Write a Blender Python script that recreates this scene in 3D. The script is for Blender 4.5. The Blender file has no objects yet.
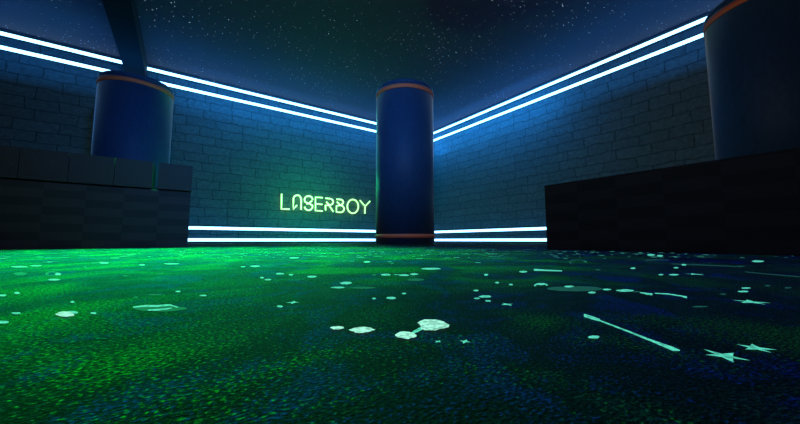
import bpy, bmesh, math, random
from mathutils import Vector, Matrix

# ------------------------------------------------------------------ camera
C = bpy.context.scene
COL = C.collection
F_PX = 318.0
PITCH = math.atan(28.3 / F_PX)
YAW = math.radians(34.69)
CAM = Vector((0, 0, 0.10))
cd = bpy.data.cameras.new('camera'); cd.sensor_width = 36; cd.lens = F_PX / 800 * 36
cd.clip_start = 0.01; cd.clip_end = 100
cam = bpy.data.objects.new('camera', cd); COL.objects.link(cam)
cam.location = CAM; cam.rotation_euler = (math.pi / 2 + PITCH, 0, -YAW)
C.camera = cam

# ------------------------------------------------------------------ world, lights, exposure
w = bpy.data.worlds.new('night'); C.world = w; w.use_nodes = True
w.node_tree.nodes['Background'].inputs[0].default_value = (0.02, 0.03, 0.05, 1)
w.node_tree.nodes['Background'].inputs[1].default_value = 0.3
vs = C.view_settings
vs.view_transform = 'Standard'; vs.look = 'None'; vs.exposure = 0.0; vs.gamma = 1.0; vs.use_curve_mapping = False

STRIP_COL = (0.27, 0.62, 0.96); STRIP_POW = 4.2

def lamp(name, kind, loc, col, power, size=0.2, aim=None, **kw):
    l = bpy.data.lights.new(name, kind); l.color = col; l.energy = power
    if kind == 'AREA': l.shape = 'DISK'; l.size = size
    else: l.shadow_soft_size = size
    for k, v in kw.items(): setattr(l, k, v)
    o = bpy.data.objects.new(name, l); COL.objects.link(o); o.location = loc
    if aim: o.rotation_euler = (Vector(aim) - Vector(loc)).to_track_quat('-Z', 'Y').to_euler()
    return o
lamp('green_laser_glow', 'POINT', (4.1, 10.5, 1.6), (0.0, 1.0, 0.30), 200, 0.25)
lamp('green_floor_spot', 'SPOT', (-0.3, 5.4, 5.3), (0.0, 1.0, 0.24), 31000, 0.2, aim=(0.15, 3.5, 0), spot_size=math.radians(52), spot_blend=1.0)
lamp('added_green_fill', 'SPOT', (-0.9, 1.9, 5.4), (0.0, 1.0, 0.08), 3400, 0.1, aim=(-0.26, 0.46, 0), spot_size=math.radians(14), spot_blend=1.0)  # unseen extra spot, added to green the left foreground carpet
# added unseen area lights standing in for the strips' glow on wall and ceiling
def wash(name, loc, length, along_x, aim, power, wd=0.25, col=(0.01, 0.29, 1.0)):
    o = lamp(name, 'AREA', loc, col, power)
    l = o.data; l.shape = 'RECTANGLE'; l.size = length; l.size_y = wd
    d = (Vector(aim) - Vector(loc)).normalized(); ax = Vector((1, 0, 0)) if along_x else Vector((0, 1, 0))
    zx = -d; yx = zx.cross(ax); o.matrix_world = Matrix.Translation(loc) @ Matrix((ax, yx, zx)).transposed().to_4x4()
lamp('added_blue_spot', 'SPOT', (0.5, 1.0, 5.5), (0.0, 0.30, 1.0), 2000, 0.4, aim=(2.8, 11.0, 1.6), spot_size=math.radians(84), spot_blend=1.0)  # unseen spot added to tint the corner, columns and far floor blue
WASH = 190
wash('added_strip_wash', (5.2, 12.61 - 1.2, 5.2), 10.2, True, (5.2, 12.61, 4.6), WASH * .75)
wash('added_strip_wash', (10.49 - 1.2, 9.0, 5.2), 7.0, False, (10.49, 9.0, 4.6), WASH * 1.05)
for zz, pw in ((5.3, .16), (.3, .32)):
    wash('added_strip_wash', (1.5, 12.61 - .8, zz), 17.8, True, (1.5, 12.61, zz), WASH * pw * .7)
    wash('added_strip_wash', (10.49 - .8, 3.5, zz), 17.8, False, (10.49, 3.5, zz), WASH * pw * .7)
wash('added_strip_wash', (1.5, 12.61 - 1.1, 4.3), 17.8, True, (1.5, 12.61 - 1.1, 5.7), WASH * 1.1, .6)
wash('added_strip_wash', (10.49 - 1.1, 3.5, 4.3), 17.8, False, (10.49 - 1.1, 3.5, 5.7), WASH * 1.1, .6)
lamp('added_blue_fill', 'SPOT', (3.25, 1.9, 5.6), (0.0, 0.16, 1.0), 1150, 0.5, aim=(2.2, 1.8, 0), spot_size=math.radians(88), spot_blend=1.0)  # added blue fill for the near carpet, no fixture
# added unseen neutral fill above the camera, lifting the grey of the walls
lamp('added_neutral_fill', 'AREA', (-0.3, 0.2, 3.9), (1.0, 0.93, 0.93), 60, 1.0, aim=(5.0, 6.0, 3.6))

# ------------------------------------------------------------------ helpers
def link(name, me, mats, parent=None):
    o = bpy.data.objects.new(name, me); COL.objects.link(o)
    for m in (mats if isinstance(mats, (list, tuple)) else [mats]): me.materials.append(m)
    if parent: o.parent = parent
    return o
def obj(name, bm, mats, parent=None, smooth=False):
    me = bpy.data.meshes.new(name)
    bmesh.ops.recalc_face_normals(bm, faces=bm.faces)
    bm.to_mesh(me); bm.free()
    if smooth:
        for p in me.polygons: p.use_smooth = True
    return link(name, me, mats, parent)
def tag(o, label, cat, group=None):
    o['label'] = label; o['category'] = cat
    if group: o['group'] = group
    return o
def thing(name, label, cat, loc, group=None):
    o = bpy.data.objects.new(name, None); COL.objects.link(o); o.location = loc
    o.empty_display_size = 0.2
    return tag(o, label, cat, group)
def box(bm, x0, x1, y0, y1, z0, z1, bev=0):
    r = bmesh.ops.create_cube(bm, size=1)
    vs_ = r['verts']
    for v in vs_:
        v.co = Vector(((x0 + x1) / 2 + v.co.x * (x1 - x0), (y0 + y1) / 2 + v.co.y * (y1 - y0), (z0 + z1) / 2 + v.co.z * (z1 - z0)))
    if bev:
        es = list({e for v in vs_ for e in v.link_edges})
        bmesh.ops.bevel(bm, geom=es, offset=bev, segments=2, affect='EDGES', profile=0.6)
    return bm
def lathe(bm, prof, n=96):
    rings = []
    for r, z in prof:
        if r <= 1e-6: rings.append([bm.verts.new((0, 0, z))])
        else: rings.append([bm.verts.new((r * math.cos(2 * math.pi * k / n), r * math.sin(2 * math.pi * k / n), z)) for k in range(n)])
    for a, b in zip(rings, rings[1:]):
        for k in range(n):
            k2 = (k + 1) % n
            if len(a) == 1 and len(b) == 1: continue
            if len(a) == 1: bm.faces.new((a[0], b[k], b[k2]))
            elif len(b) == 1: bm.faces.new((a[k], a[k2], b[0]))
            else: bm.faces.new((a[k], a[k2], b[k2], b[k]))
    return bm

FW = Vector((math.cos(PITCH) * math.sin(YAW), math.cos(PITCH) * math.cos(YAW), math.sin(PITCH)))
RT = Vector((math.cos(YAW), -math.sin(YAW), 0)); UP = RT.cross(FW)
def ray(x, y): return FW + RT * ((x - 400) / F_PX) + UP * ((212 - y) / F_PX)
def floor_pt(x, y):
    d = ray(x, y); return CAM + d * (-CAM.z / d.z)
def wall_pt(x, y, Y):
    d = ray(x, y); return CAM + d * (Y / d.y)

# ------------------------------------------------------------------ node helpers
def new_mat(name):
    m = bpy.data.materials.new(name); m.use_nodes = True
    nt = m.node_tree; b = nt.nodes['Principled BSDF']
    return m, nt, b
def N(nt, t, **inp):
    n = nt.nodes.new(t)
    for k, v in inp.items():
        if k.startswith('_'): setattr(n, k[1:], v)
        else: n.inputs[k.replace('_', ' ')].default_value = v
    return n
def L(nt, a, b): nt.links.new(a, b)
def ramp(nt, fac, stops, interp='LINEAR'):
    r = nt.nodes.new('ShaderNodeValToRGB'); r.color_ramp.interpolation = interp
    el = r.color_ramp.elements
    while len(el) < len(stops): el.new(0.5)
    for e, (p, c) in zip(el, stops): e.position = p; e.color = (*c, 1) if len(c) == 3 else c
    L(nt, fac, r.inputs[0]); return r
def simple(name, col, rough=0.6, metal=0, coat=0, spec=0.5):
    m, nt, b = new_mat(name)
    b.inputs['Base Color'].default_value = (*col, 1); b.inputs['Roughness'].default_value = rough
    b.inputs['Metallic'].default_value = metal; b.inputs['Coat Weight'].default_value = coat
    b.inputs['Specular IOR Level'].default_value = spec
    return m, nt, b

def stone_wall(name, axis):
    m, nt, b = new_mat(name)
    tc = N(nt, 'ShaderNodeTexCoord'); sx = N(nt, 'ShaderNodeSeparateXYZ'); L(nt, tc.outputs['Object'], sx.inputs[0])
    cb = N(nt, 'ShaderNodeCombineXYZ'); L(nt, sx.outputs[axis], cb.inputs[0]); L(nt, sx.outputs['Z'], cb.inputs[1])
    nz = N(nt, 'ShaderNodeTexNoise', Scale=2.6, Detail=4.0); L(nt, cb.outputs[0], nz.inputs['Vector'])
    sub = N(nt, 'ShaderNodeVectorMath', _operation='SUBTRACT'); L(nt, nz.outputs['Color'], sub.inputs[0]); sub.inputs[1].default_value = (.5, .5, .5)
    scl = N(nt, 'ShaderNodeVectorMath', _operation='SCALE', Scale=0.17); L(nt, sub.outputs[0], scl.inputs[0])
    add = N(nt, 'ShaderNodeVectorMath', _operation='ADD'); L(nt, cb.outputs[0], add.inputs[0]); L(nt, scl.outputs[0], add.inputs[1])
    br = N(nt, 'ShaderNodeTexBrick', Scale=1.0, Color1=(.9, .9, .9, 1), Color2=(.6, .6, .6, 1), Mortar=(0, 0, 0, 1))
    br.inputs['Mortar Size'].default_value = 0.018; br.inputs['Mortar Smooth'].default_value = 1.0
    br.inputs['Brick Width'].default_value = 0.86; br.inputs['Row Height'].default_value = 0.305; br.offset = 0.42; br.squash = 0.78; br.squash_frequency = 3
    L(nt, add.outputs[0], br.inputs['Vector'])
    n2 = N(nt, 'ShaderNodeTexNoise', Scale=9.0, Detail=8.0, Roughness=0.7); L(nt, cb.outputs[0], n2.inputs['Vector'])
    cr = ramp(nt, n2.outputs['Fac'], [(0.3, (.095, .085, .088)), (0.7, (.185, .17, .175))])
    mul = N(nt, 'ShaderNodeMix', _data_type='RGBA', _blend_type='MULTIPLY'); mul.inputs['Factor'].default_value = 0.45
    L(nt, cr.outputs[0], mul.inputs['A']); L(nt, br.outputs['Color'], mul.inputs['B'])
    mx = N(nt, 'ShaderNodeMix', _data_type='RGBA'); L(nt, br.outputs['Fac'], mx.inputs['Factor']); L(nt, mul.outputs['Result'], mx.inputs['A']); mx.inputs['B'].default_value = (.05, .05, .052, 1)
    L(nt, mx.outputs['Result'], b.inputs['Base Color'])
    inv = N(nt, 'ShaderNodeMath', _operation='SUBTRACT'); inv.inputs[0].default_value = 1; L(nt, br.outputs['Fac'], inv.inputs[1])
    ma = N(nt, 'ShaderNodeMath', _operation='MULTIPLY_ADD'); L(nt, n2.outputs['Fac'], ma.inputs[0]); ma.inputs[1].default_value = 0.6; L(nt, inv.outputs[0], ma.inputs[2])
    bp = N(nt, 'ShaderNodeBump', Strength=0.45, Distance=0.04); L(nt, ma.outputs[0], bp.inputs['Height']); L(nt, bp.outputs[0], b.inputs['Normal'])
    b.inputs['Roughness'].default_value = 0.8; b.inputs['Specular IOR Level'].default_value = 0.25
    return m

def carpet():
    m, nt, b = new_mat('galaxy_carpet')
    tc = N(nt, 'ShaderNodeTexCoord'); P = tc.outputs['Object']
    # drifting swirls of blue, green-grey and black yarn
    n1 = N(nt, 'ShaderNodeTexNoise', Scale=5.5, Detail=5.0, Roughness=0.6, Distortion=1.6); L(nt, P, n1.inputs['Vector'])
    n3 = N(nt, 'ShaderNodeTexNoise', Scale=330.0, Detail=1.0); L(nt, P, n3.inputs['Vector'])
    mz = N(nt, 'ShaderNodeMath', _operation='MULTIPLY_ADD'); L(nt, n3.outputs['Fac'], mz.inputs[0]); mz.inputs[1].default_value = 0.34; mz.inputs[2].default_value = -0.17
    mq = N(nt, 'ShaderNodeMath', _operation='ADD'); L(nt, mz.outputs[0], mq.inputs[0]); L(nt, n1.outputs['Fac'], mq.inputs[1])
    sw0 = ramp(nt, mq.outputs[0], [(0.30, (.006, .010, .16)), (0.42, (.006, .014, .13)), (0.46, (.003, .005, .006)), (0.53, (.003, .005, .006)), (0.57, (.022, .028, .030)), (0.62, (.004, .008, .02)), (0.68, (.006, .014, .17))])
    n4 = N(nt, 'ShaderNodeTexNoise', Scale=3.2, Detail=3.0, Distortion=1.0); L(nt, P, n4.inputs['Vector'])
    n5 = N(nt, 'ShaderNodeTexNoise', Scale=260.0, Detail=1.5); L(nt, P, n5.inputs['Vector'])
    g1 = N(nt, 'ShaderNodeMath', _operation='MULTIPLY_ADD'); L(nt, n4.outputs['Fac'], g1.inputs[0]); g1.inputs[1].default_value = 1.3; L(nt, n5.outputs['Fac'], g1.inputs[2])
    g2 = N(nt, 'ShaderNodeMath', _operation='MULTIPLY'); L(nt, g1.outputs[0], g2.inputs[0]); g2.inputs[1].default_value = 0.5
    gm = ramp(nt, g2.outputs[0], [(0.585, (0, 0, 0)), (0.66, (1, 1, 1))])
    sw = N(nt, 'ShaderNodeMix', _data_type='RGBA'); L(nt, gm.outputs[0], sw.inputs['Factor']); L(nt, sw0.outputs[0], sw.inputs['A']); sw.inputs['B'].default_value = (.024, .115, .010, 1)
    # yarn tufts
    st = N(nt, 'ShaderNodeMapping'); st.inputs['Rotation'].default_value = (0, 0, 0.5); st.inputs['Scale'].default_value = (240, 400, 1); L(nt, P, st.inputs['Vector'])
    n2 = N(nt, 'ShaderNodeTexNoise', Scale=1.0, Detail=3.0, Roughness=0.6); L(nt, st.outputs[0], n2.inputs['Vector'])
    tf = ramp(nt, n2.outputs['Fac'], [(0.46, (.02, .02, .02)), (0.57, (1.2, 1.2, 1.2)), (0.66, (3.0, 3.0, 3.0))])
    mul = N(nt, 'ShaderNodeMix', _data_type='RGBA', _blend_type='MULTIPLY'); mul.inputs['Factor'].default_value = 0.9
    L(nt, sw.outputs['Result'], mul.inputs['A']); L(nt, tf.outputs[0], mul.inputs['B']); L(nt, mul.outputs['Result'], b.inputs['Base Color'])
    bp = N(nt, 'ShaderNodeBump', Strength=1.0, Distance=0.012); L(nt, n2.outputs['Fac'], bp.inputs['Height']); L(nt, bp.outputs[0], b.inputs['Normal'])
    b.inputs['Roughness'].default_value = 0.7; b.inputs['Specular IOR Level'].default_value = 0.08
    return m

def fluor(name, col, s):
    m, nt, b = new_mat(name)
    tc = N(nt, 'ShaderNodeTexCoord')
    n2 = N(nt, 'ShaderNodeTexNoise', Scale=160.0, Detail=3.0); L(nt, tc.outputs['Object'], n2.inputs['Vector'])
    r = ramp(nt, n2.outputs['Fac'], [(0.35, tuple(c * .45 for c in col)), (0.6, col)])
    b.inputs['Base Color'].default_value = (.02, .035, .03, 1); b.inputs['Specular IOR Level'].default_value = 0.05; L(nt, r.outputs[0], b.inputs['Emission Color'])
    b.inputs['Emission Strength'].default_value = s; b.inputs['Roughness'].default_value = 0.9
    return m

def star_ceiling():
    m, nt, b = new_mat('star_ceiling')
    tc = N(nt, 'ShaderNodeTexCoord'); P = tc.outputs['Object']
    b.inputs['Base Color'].default_value = (.056, .027, .040, 1); b.inputs['Roughness'].default_value = 0.85
    tot = None
    for sc, rad, dens in ((2.6, 0.032, 0.40), (5.5, 0.05, 0.42)):
        vo = N(nt, 'ShaderNodeTexVoronoi', Scale=sc, _voronoi_dimensions='2D'); L(nt, P, vo.inputs['Vector'])
        near = N(nt, 'ShaderNodeMapRange'); near.inputs['From Min'].default_value = rad * .4; near.inputs['From Max'].default_value = rad; near.inputs['To Min'].default_value = 1; near.inputs['To Max'].default_value = 0
        L(nt, vo.outputs['Distance'], near.inputs['Value'])
        sp = N(nt, 'ShaderNodeSeparateColor'); L(nt, vo.outputs['Color'], sp.inputs[0])
        n = N(nt, 'ShaderNodeTexNoise', Scale=0.7, Detail=2.0); L(nt, P, n.inputs['Vector'])
        ad = N(nt, 'ShaderNodeMath', _operation='MULTIPLY'); L(nt, sp.outputs[0], ad.inputs[0]); L(nt, n.outputs['Fac'], ad.inputs[1])
        pw = N(nt, 'ShaderNodeMapRange'); pw.inputs['From Min'].default_value = dens * .6; pw.inputs['From Max'].default_value = dens * 1.5; L(nt, ad.outputs[0], pw.inputs['Value'])
        mm = N(nt, 'ShaderNodeMath', _operation='MULTIPLY'); L(nt, near.outputs[0], mm.inputs[0]); L(nt, pw.outputs[0], mm.inputs[1])
        if tot is None: tot = mm
        else:
            a2 = N(nt, 'ShaderNodeMath', _operation='ADD'); L(nt, tot.outputs[0], a2.inputs[0]); L(nt, mm.outputs[0], a2.inputs[1]); tot = a2
    s = N(nt, 'ShaderNodeMath', _operation='MULTIPLY'); L(nt, tot.outputs[0], s.inputs[0]); s.inputs[1].default_value = 1.8
    b.inputs['Emission Color'].default_value = (.55, .8, 1, 1); L(nt, s.outputs[0], b.inputs['Emission Strength'])
    return m

def emit(name, col, s):
    m, nt, b = new_mat(name)
    b.inputs['Base Color'].default_value = (.8, .8, .8, 1); b.inputs['Emission Color'].default_value = (*col, 1); b.inputs['Emission Strength'].default_value = s
    return m

def low_wall_mat(name, axis, c1, c2):
    m, nt, b = new_mat(name)
    tc = N(nt, 'ShaderNodeTexCoord'); sx = N(nt, 'ShaderNodeSeparateXYZ'); L(nt, tc.outputs['Object'], sx.inputs[0])
    def fl(sock, size):
        d = N(nt, 'ShaderNodeMath', _operation='DIVIDE'); L(nt, sock, d.inputs[0]); d.inputs[1].default_value = size
        f = N(nt, 'ShaderNodeMath', _operation='FLOOR'); L(nt, d.outputs[0], f.inputs[0]); return f.outputs[0]
    a = N(nt, 'ShaderNodeMath', _operation='ADD'); L(nt, fl(sx.outputs[axis], 0.35), a.inputs[0]); L(nt, fl(sx.outputs['Z'], 0.098), a.inputs[1])
    md = N(nt, 'ShaderNodeMath', _operation='MODULO'); L(nt, a.outputs[0], md.inputs[0]); md.inputs[1].default_value = 2
    ab = N(nt, 'ShaderNodeMath', _operation='ABSOLUTE'); L(nt, md.outputs[0], ab.inputs[0])
    mx = N(nt, 'ShaderNodeMix', _data_type='RGBA'); L(nt, ab.outputs[0], mx.inputs['Factor']); mx.inputs['A'].default_value = (*c1, 1); mx.inputs['B'].default_value = (*c2, 1)
    L(nt, mx.outputs['Result'], b.inputs['Base Color'])
    n = N(nt, 'ShaderNodeTexNoise', Scale=60.0, Detail=4.0); L(nt, tc.outputs['Object'], n.inputs['Vector'])
    bp = N(nt, 'ShaderNodeBump', Strength=0.3, Distance=0.004); L(nt, n.outputs['Fac'], bp.inputs['Height']); L(nt, bp.outputs[0], b.inputs['Normal'])
    b.inputs['Roughness'].default_value = 0.85; b.inputs['Specular IOR Level'].default_value = 0.15
    return m
def weave(name, col):
    m, nt, b = new_mat(name)
    tc = N(nt, 'ShaderNodeTexCoord')
    ch = N(nt, 'ShaderNodeTexWave', Scale=22.0, Distortion=1.5, _bands_direction='DIAGONAL'); L(nt, tc.outputs['Object'], ch.inputs['Vector'])
    r = ramp(nt, ch.outputs['Fac'], [(0, tuple(c * .55 for c in col)), (1, col)]); L(nt, r.outputs[0], b.inputs['Base Color'])
    bp = N(nt, 'ShaderNodeBump', Strength=0.5, Distance=0.006); L(nt, ch.outputs['Fac'], bp.inputs['Height']); L(nt, bp.outputs[0], b.inputs['Normal'])
    b.inputs['Roughness'].default_value = 0.85; b.inputs['Specular IOR Level'].default_value = 0.2
    return m

def column_mat():
    m, nt, b = simple('blue_column_vinyl', (.012, .045, .26), 0.6, 0, 0.0, 0.25)
    b.inputs['Sheen Weight'].default_value = 0.5; b.inputs['Sheen Roughness'].default_value = 0.3
    tc = N(nt, 'ShaderNodeTexCoord'); mp = N(nt, 'ShaderNodeMapping'); mp.inputs['Scale'].default_value = (6, 6, 2.2); L(nt, tc.outputs['Object'], mp.inputs['Vector'])
    n = N(nt, 'ShaderNodeTexNoise', Scale=3.0, Detail=6.0, Roughness=.65); L(nt, mp.outputs[0], n.inputs['Vector'])
    r = ramp(nt, n.outputs['Fac'], [(0.3, (.014, .038, .09)), (0.7, (.022, .055, .13))]); L(nt, r.outputs[0], b.inputs['Base Color'])
    bp = N(nt, 'ShaderNodeBump', Strength=0.25, Distance=0.01); L(nt, n.outputs['Fac'], bp.inputs['Height']); L(nt, bp.outputs[0], b.inputs['Normal'])
    return m

M_L = stone_wall('stone_blocks_left', 'X'); M_R = stone_wall('stone_blocks_right', 'Y')
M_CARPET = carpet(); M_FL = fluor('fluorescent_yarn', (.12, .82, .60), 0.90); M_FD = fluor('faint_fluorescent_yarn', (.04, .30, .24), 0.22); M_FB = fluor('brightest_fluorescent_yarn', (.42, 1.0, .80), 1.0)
M_CEIL = star_ceiling()
M_STRIP = emit('strip_glow', STRIP_COL, STRIP_POW)
M_SIGN = emit('sign_glow', (.36, 1.0, .19), 2.4)
M_CHAN = simple('strip_channel_grey', (.03, .035, .04), 0.6)[0]
M_COL = column_mat(); M_BAND = simple('orange_band_vinyl', (.90, .15, .055), 0.7)[0]
M_BEAM = simple('beam_paint', (.008, .012, .016), 0.8, spec=0.1)[0]
M_BASE = simple('black_skirting', (.01, .012, .014), 0.6)[0]

# ------------------------------------------------------------------ setting
XL, XR, YN, YF, H = -7.5, 10.49, -5.5, 12.61, 5.70
T = 0.25
def struct(name, bm, m, **k):
    o = obj(name, bm, m, **k); o['kind'] = 'structure'; return o
struct('wall_left', box(bmesh.new(), XL - T, XR + T, YF, YF + T, 0, H), M_L)
struct('wall_right', box(bmesh.new(), XR, XR + T, YN, YF, 0, H), M_R)
struct('wall_rear', box(bmesh.new(), XL - T, XR + T, YN - T, YN, 0, H), M_L)
struct('wall_near', box(bmesh.new(), XL - T, XL, YN, YF, 0, H), M_R)
struct('ceiling', box(bmesh.new(), XL - T, XR + T, YN - T, YF + T, H, H + 0.2), M_CEIL)
struct('trim_beam', box(bmesh.new(), -1.61, -1.11, YN, YF, 5.2, H), M_BEAM)

# floor with its woven motifs (stars, planets, comets) lying in the pile
rnd = random.Random(7)
bm = box(bmesh.new(), XL - T, XR + T, YN - T, YF + T, -0.12, 0.0)
ZM = [0.0006]
def face(pts, mi):
    ZM[0] = 0.0006 + 0.0004 * (0, 1, 0, 2)[mi]
    vsx = [bm.verts.new((p[0], p[1], ZM[0])) for p in pts]
    try: f = bm.faces.new(vsx); f.material_index = mi
    except ValueError: pass
def blob_px(cx, cy, rx, ry, mi=1, n=18, jag=0.14):
    pts = []
    for k in range(n):
        a = 2 * math.pi * k / n; s = 1 + rnd.uniform(-jag, jag)
        pts.append(floor_pt(cx + rx * s * math.cos(a), cy - ry * s * math.sin(a)))
    face(pts, mi)
def ring_px(cx, cy, rx, ry, mi=2, n=20, inner=.55, part=1.0):
    o_ = [floor_pt(cx + rx * math.cos(2 * math.pi * k / n), cy - ry * math.sin(2 * math.pi * k / n)) for k in range(n + 1)]
    i_ = [floor_pt(cx + rx * inner * math.cos(2 * math.pi * k / n), cy - ry * inner * math.sin(2 * math.pi * k / n)) for k in range(n + 1)]
    for k in range(int(n * part)): face([o_[k], o_[k + 1], i_[k + 1], i_[k]], mi)
def star_at(x, y, r, mi=1, pts=4, rot=None, inner=.4):
    rot = rnd.uniform(0, 2 * math.pi) if rot is None else rot
    q = []
    for k in range(pts * 2):
        rr = r if k % 2 == 0 else r * inner
        if k % 4 == 0: rr *= 1.15
        a = rot + math.pi * k / pts
        q.append((x + rr * math.cos(a), y + rr * math.sin(a)))
    face(q, mi)
def star_px(cx, cy, hw, mi=1, pts=5, rot=None):
    c = floor_pt(cx, cy); d = (c - CAM).dot(FW); star_at(c.x, c.y, hw * d / F_PX, mi, pts, rot)
def line_px(p, mi=1):
    # p: list of (x, y, half thickness px)
    for (x0, y0, t0), (x1, y1, t1) in zip(p, p[1:]):
        face([floor_pt(x0, y0 - t0), floor_pt(x1, y1 - t1), floor_pt(x1, y1 + t1), floor_pt(x0, y0 + t0)], mi)
BRIGHT = [(19,267,9,.7),(36,266,6,.6),(54,280,6,.9),(17,293.5,3,1),(2,296,4,1),(16,314,4.5,1),(2,323,7,1.5),
 (65,315,9,3),(72,313,6,1.4),(72.5,302.5,2,1),(93.5,314,3,1),(58,274.5,3,1.2),
 (104,263,5,.8),(142,265,3,.7),(172,264,8,.6),(178,292,2.5,.8),(203,296,3.5,.8),(243,267,2.5,.5),(255,266.5,5,.8),
 (262,278,2,.9),(268,280,3.5,.8),(280,274,4,.8),(291,275,2.2,.8),(294,258,5,.7),(280,307,3,1),(312,277,4.5,1),
 (346,283.5,6,1.3),(338,288,7,.8),(367,262,3.5,.8),(386,275,5,.9),(374,299,2,.8),(391,298.5,4.5,1.3),
 (337,329,6.5,1.7),(362,331,12,3),(406,336.5,11,3.6),(433,326,15,5.6),(404,294,2,.8),(404,275.5,5,.9),(414,274.5,4,.9),
 (431,269,10,.9),(486,275,2,.9),(497,283,2,.8),(476,291,2.5,.9),(485,297,6,1.1),(477,299,3,.7),(488,301.5,3,.8),
 (523,272,4,.9),(511,285,2,.8),(569,287,5,.9),(541,284.7,4,.9),(592,293,4,.9),(594,338,6,1.5),(607,290,4,.8),(625,291,9,1.2),(649,294.5,4,.9),
 (674,275,5,.7),(661,275,2.5,.6),(651,255,4,.9),(660,256,3,.9),(758,261.5,6,1),(746,288.5,5,.7),(743,292,5.5,.8),(633,268.5,2.5,.8),(684,265,2.5,.8),(676,268,2.5,.6)]
FAINT = [(20,274,7,1.6),(40,257,4,.7),(84,256,5,.6),(95,263,5,.6),(85,267,2,.6),(115,258,5,1),(130,255,6,.7),(125,276,3,.7),(160,274,2.5,.7),
 (136,297.5,2.5,.8),(155,295,7,.8),(225,256,4,.5),(257,260,3,.5),(322,256.5,5,.7),(344,261,2.5,.7),(352,261.3,2.5,.7),(378,256.5,5,.6),(392,263.5,2,.8),
 (363,288,13,1),(374,275,2.5,.8),(416,280,9,1.2),(447.5,258,4,.7),(598,270,3,.7),(740,266.5,5,.6),(723,294.5,3.5,.8),(767.5,286,3,.8),(788,288,3.5,.8),
 (700,307,8,.8),(461,336.5,1.5,.6),(636,292,4,.7)]
for a in BRIGHT: blob_px(*a, mi=3 if a[3] >= 1.6 else 1)
for a in FAINT: blob_px(*a, mi=2)
# the long planet by the green glow, its brighter rim along the far side
blob_px(160, 309, 26, 3.0, mi=2, jag=.08)
line_px([(133,307.8,.6),(145,306.6,1.0),(158,306.6,.9),(170,305.6,.8),(178,308,.4)]); line_px([(148,310.8,.6),(160,310.3,.8),(172,308.8,.5)]); 
line_px([(412,334,1.2),(418,331,1.8),(424,328,1.6)])
line_px([(584,316,.5),(600,321.5,.7),(625,331,.8),(650,341,1.1),(664,346.5,1.6),(673,350,2.2),(680,351.5,.5)])
line_px([(584,316,1.5),(592,318.5,1.6),(600,321,1.2)])
line_px([(655,293.7,.4),(668,294.5,.5),(680,296.3,.6),(687,298,1.0)]); line_px([(534,270,1.0),(545,270.6,.7),(562,271.2,.5)])
line_px([(640,293,.5),(652,295,.9)]); line_px([(645,260.6,.4),(655,259.8,.5),(669,260.2,.3)], 2)
line_px([(672,264,.4),(700,265,.5),(742,267,.4)], 2); line_px([(745,272,.4),(765,274,.4),(800,277,.5)], 2)
ring_px(541, 286, 7, 2.6, 1, part=.55, inner=.72); ring_px(52, 274, 7, 2.6, 2); ring_px(578, 262.3, 9, 2.6, 2, inner=.8, part=.6)
blob_px(575, 289, 28, 2.6, mi=2, jag=.06)
star_px(397, 275, 4.5, pts=4); star_px(438, 342.5, 4, pts=4); star_px(465, 342.5, 6, pts=4, rot=.5); star_px(507, 305, 7, pts=4); star_px(293, 303, 7, pts=4)
star_px(695, 274.5, 8, pts=5); star_px(751, 302.5, 13, pts=5); star_px(725, 357, 17, pts=5, rot=1.1); star_px(756, 349, 14, pts=5, rot=.3)
# the same motifs carried on across the rest of the carpet
for k in range(4300):
    x = rnd.uniform(XL + .1, XR - .1); y = rnd.uniform(YN + .1, YF - .1)
    if k > 3300: x = rnd.uniform(-1, 3.2); y = rnd.uniform(.2, 5)
    d = (Vector((x, y, 0)) - CAM).dot(FW)
    if -0.1 < d < (1.35 if k <= 3300 else 1.8) and math.hypot(x, y) < 3.2: continue
    s = rnd.choice((.006, .008, .010, .014, .022)); mi = 1 if rnd.random() < .75 else 2
    t = rnd.random()
    if t < .5: star_at(x, y, s * 1.3, mi, rnd.choice((4, 5)), inner=.4)
    elif t < .92:
        a0 = rnd.uniform(0, 3); e = rnd.uniform(.4, 1)
        face([(x + s * math.cos(a) * math.cos(a0) - s * e * math.sin(a) * math.sin(a0), y + s * math.cos(a) * math.sin(a0) + s * e * math.sin(a) * math.cos(a0)) for a in [j * math.pi / 5 for j in range(10)]], mi)
    else:
        a0 = rnd.uniform(0, 6.28); l = rnd.uniform(.1, .25); c_, s_ = math.cos(a0), math.sin(a0)
        face([(x, y), (x + l * c_ - .004 * s_, y + l * s_ + .004 * c_), (x + l * 1.06 * c_, y + l * 1.06 * s_), (x + l * c_ + .004 * s_, y + l * s_ - .004 * c_)], mi)
for v in bm.verts: pass
me = bpy.data.meshes.new('floor')
bm.to_mesh(me); bm.free()
fl = link('floor', me, [M_CARPET, M_FL, M_FD, M_FB]); fl['kind'] = 'structure'

# black skirting under the lowest strips
struct('baseboard_left', box(bmesh.new(), XL, XR, YF - .02, YF, 0, .045), M_BASE)
struct('baseboard_right', box(bmesh.new(), XR - .02, XR, YN, YF - .02, 0, .045), M_BASE)

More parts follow.
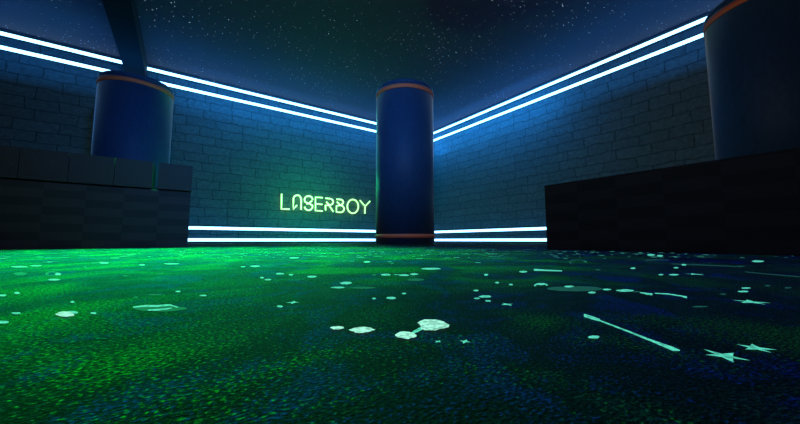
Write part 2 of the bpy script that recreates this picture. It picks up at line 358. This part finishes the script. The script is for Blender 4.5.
# ------------------------------------------------------------------ light strips
def strip(wall, z, label, group, h=0.085):
    if wall == 'left':
        t = thing('light_strip', label, 'light strip', ((XL + XR) / 2, YF, z), group); L_ = (XR - XL) / 2 - .04
        box_ = lambda x0, x1, d0, d1, z0, z1, bev=0: box(bmesh.new(), x0, x1, -d1, -d0, z0, z1, bev)
    else:
        t = thing('light_strip', label, 'light strip', (XR, (YN + YF) / 2, z), group); L_ = (YF - YN) / 2 - .04
        box_ = lambda x0, x1, d0, d1, z0, z1, bev=0: box(bmesh.new(), -d1, -d0, x0, x1, z0, z1, bev)
    obj('mounting_channel', box_(-L_, L_, 0.0, .02, -h / 2 - .005, h / 2 + .005), M_CHAN, t)
    obj('glowing_diffuser', box_(-L_ + .01, L_ - .01, .02, .044, -h / 2, h / 2), M_STRIP, t)
    for s0 in (-1, 1):
        z0, z1 = sorted((s0 * (h / 2 + .001), s0 * (h / 2 + .005)))
        obj('glow_blocking_lip', box_(-L_, L_, .0201, .052, z0, z1), M_CHAN, t)  # lip added to block the diffuser's side glow from the wall
for wl in ('left', 'right'):
    g = 'light strips on the %s wall' % wl
    who = 'the wall carrying the sign' if wl == 'left' else 'the right-hand stone wall'
    strip(wl, 5.56, 'highest white-blue light strip on %s, directly beneath the starry ceiling' % who, g, .105)
    strip(wl, 5.18, 'second light strip down from the ceiling on %s' % who, g, .105)
    strip(wl, 0.51, 'upper of the two low light strips, running below the glowing sign' if wl == 'left' else 'upper one of the two low light strips on %s' % who, g, .10)
    strip(wl, 0.115, 'lowest light strip on %s, just above the carpet' % who, g, .10)

# ------------------------------------------------------------------ columns
R = 0.775
def column(x, y, label):
    t = thing('round_column', label, 'column', (x, y, 0), 'round columns with orange bands')
    obj('column_shaft', lathe(bmesh.new(), [(0, 0), (R, 0), (R, 4.06), (0, 4.06)]), M_COL, t, False)
    obj('top_cap', lathe(bmesh.new(), [(0, 4.06), (R, 4.06), (R, 4.13), (R - .03, 4.17), (0, 4.17)]), M_COL, t)
    for z in (3.97, 0.205):
        obj('orange_band', lathe(bmesh.new(), [(R - .01, z - .05), (R + .012, z - .05), (R + .012, z + .05), (R - .01, z + .05), (R - .01, z - .05)]), M_BAND, t)
    for ch in t.children:
        for p in ch.data.polygons:
            p.use_smooth = abs(p.normal.z) < .3
column(4.91, 6.86, 'dark blue round column with orange bands standing before the room corner, right of the sign')
column(-1.09, 10.55, 'dark blue round column with green right edge behind the left low wall, under the ceiling beam')
column(8.06, 0.635, 'darkest blue round column, cut by the right picture edge, behind the black low wall')

# ------------------------------------------------------------------ low walls
M_LW = low_wall_mat('low_wall_left_panels', 'X', (.030, .028, .050), (.042, .038, .064))
M_RW = low_wall_mat('low_wall_right_panels', 'Y', (.008, .010, .014), (.012, .014, .020))
M_COPE = weave('coping_weave', (.052, .050, .085)); M_GAP = simple('shadow_line_black', (.006, .007, .008), .9)[0]
YB = 5.277
t = thing('low_wall', 'dark chequered low wall with textured coping blocks, left of the sign', 'low wall', (0.1, YB, 0))
x_of = lambda px_: (wall_pt(px_, 180, YB).x - 0.1)
obj('wall_body', box(bmesh.new(), -6.5, x_of(191.5), 0, .5, 0, .765, .006), M_LW, t)
joints = [(-190, -118), (-117.4, -58), (-57.4, -33), (-32.4, 17), (17.8, 67.2), (68, 113.6), (114.2, 152.5), (158, 192)]
for a, b in joints:
    obj('coping_block', box(bmesh.new(), x_of(a), x_of(b), -.015, .5, .785, 1.135), M_COPE, t)
obj('shadow_line_strip', box(bmesh.new(), -6.4, x_of(188.5), .03, .47, .765, .785), M_GAP, t)  # recessed black strip painting in the shadow line beneath the coping
XB = 3.307
t = thing('low_wall', 'plain black low wall without coping, in front of the right-hand stone wall', 'low wall', (XB, 1.96, 0))
obj('wall_body', box(bmesh.new(), 0, .5, -5.5, 0, 0, .685, .006), M_RW, t)
obj('wall_cap', box(bmesh.new(), 0, .5, -5.5, 0, .685, .705), M_RW, t)

# ------------------------------------------------------------------ neon sign, one tube run per letter
S = 7.27
def sp(u, v, off=.07):
    p = wall_pt(270 + u / S, 180 + v / S, YF); p.y = YF - off; return p
def arc(cx, cy, rx, ry, a0, a1, n=12):
    return [(cx + rx * math.cos(math.radians(a0 + (a1 - a0) * k / n)), cy - ry * math.sin(math.radians(a0 + (a1 - a0) * k / n))) for k in range(n + 1)]
G = {
 'L': [[(81, 102), (79, 212), (138, 213)]],
 'A': [[(192, 184), (166, 214), (166, 145)] + arc(194, 142, 28, 30, 180, 0) + [(222, 218)]],
 'S': [arc(276, 143, 29, 25, -8, 180) + [(250, 160), (298, 182)] + arc(276, 193, 29, 28, 20, -175), [(302, 152), (278, 170), (262, 176)]],
 'E': [[(378, 130), (326, 127), (326, 223), (378, 227)], [(326, 174), (376, 179)]],
 'R': [[(398, 134), (430, 137)] + arc(430, 160, 25, 23, 90, -60, 8) + [(428, 184), (404, 160)], [(398, 186), (400, 222)], [(398, 186), (424, 184), (456, 231)]],
 'B': [[(478, 141), (506, 143)] + arc(506, 162, 22, 19, 90, -70, 8), [(482, 160), (508, 186)] + arc(508, 211, 26, 25, 80, -90, 8) + [(478, 234), (478, 190), (500, 186)]],
 'O': [arc(597, 193, 40, 50, 0, 360, 28)],
 'Y': [[(648, 148), (686, 192), (722, 155)], [(686, 192), (684, 244)]],
}
cx = sp(400, 180); sign = thing('neon_sign', 'glowing yellow-green letter sign on the left wall beside the middle column', 'sign', cx)
for i, ch in enumerate('LASERBOY'):
    key = ch if ch != 'L' or i == 0 else 'L'
    cu = bpy.data.curves.new('neon_letter', 'CURVE'); cu.dimensions = '3D'; cu.bevel_depth = 0.029; cu.bevel_resolution = 3; cu.use_fill_caps = True
    for run in G[key]:
        s_ = cu.splines.new('POLY'); s_.points.add(len(run) - 1)
        for pt, (u, v) in zip(s_.points, run):
            q = sp(u, v) - cx; pt.co = (q.x, q.y, q.z, 1)
    tmp = bpy.data.objects.new('tmp', cu); COL.objects.link(tmp)
    me = bpy.data.meshes.new_from_object(tmp.evaluated_get(bpy.context.evaluated_depsgraph_get()))
    bpy.data.objects.remove(tmp)
    me.name = 'neon_letter'; me.materials.clear()
    o = link('neon_letter', me, M_SIGN, sign)
    for (u, v) in (G[key][0][0], G[key][0][-1])[:1 if ch == 'O' else 2]:
        q = sp(u, v) - cx; obj('stand_off', box(bmesh.new(), q.x - .012, q.x + .012, .0, .069, q.z - .012, q.z + .012), M_CHAN, o)
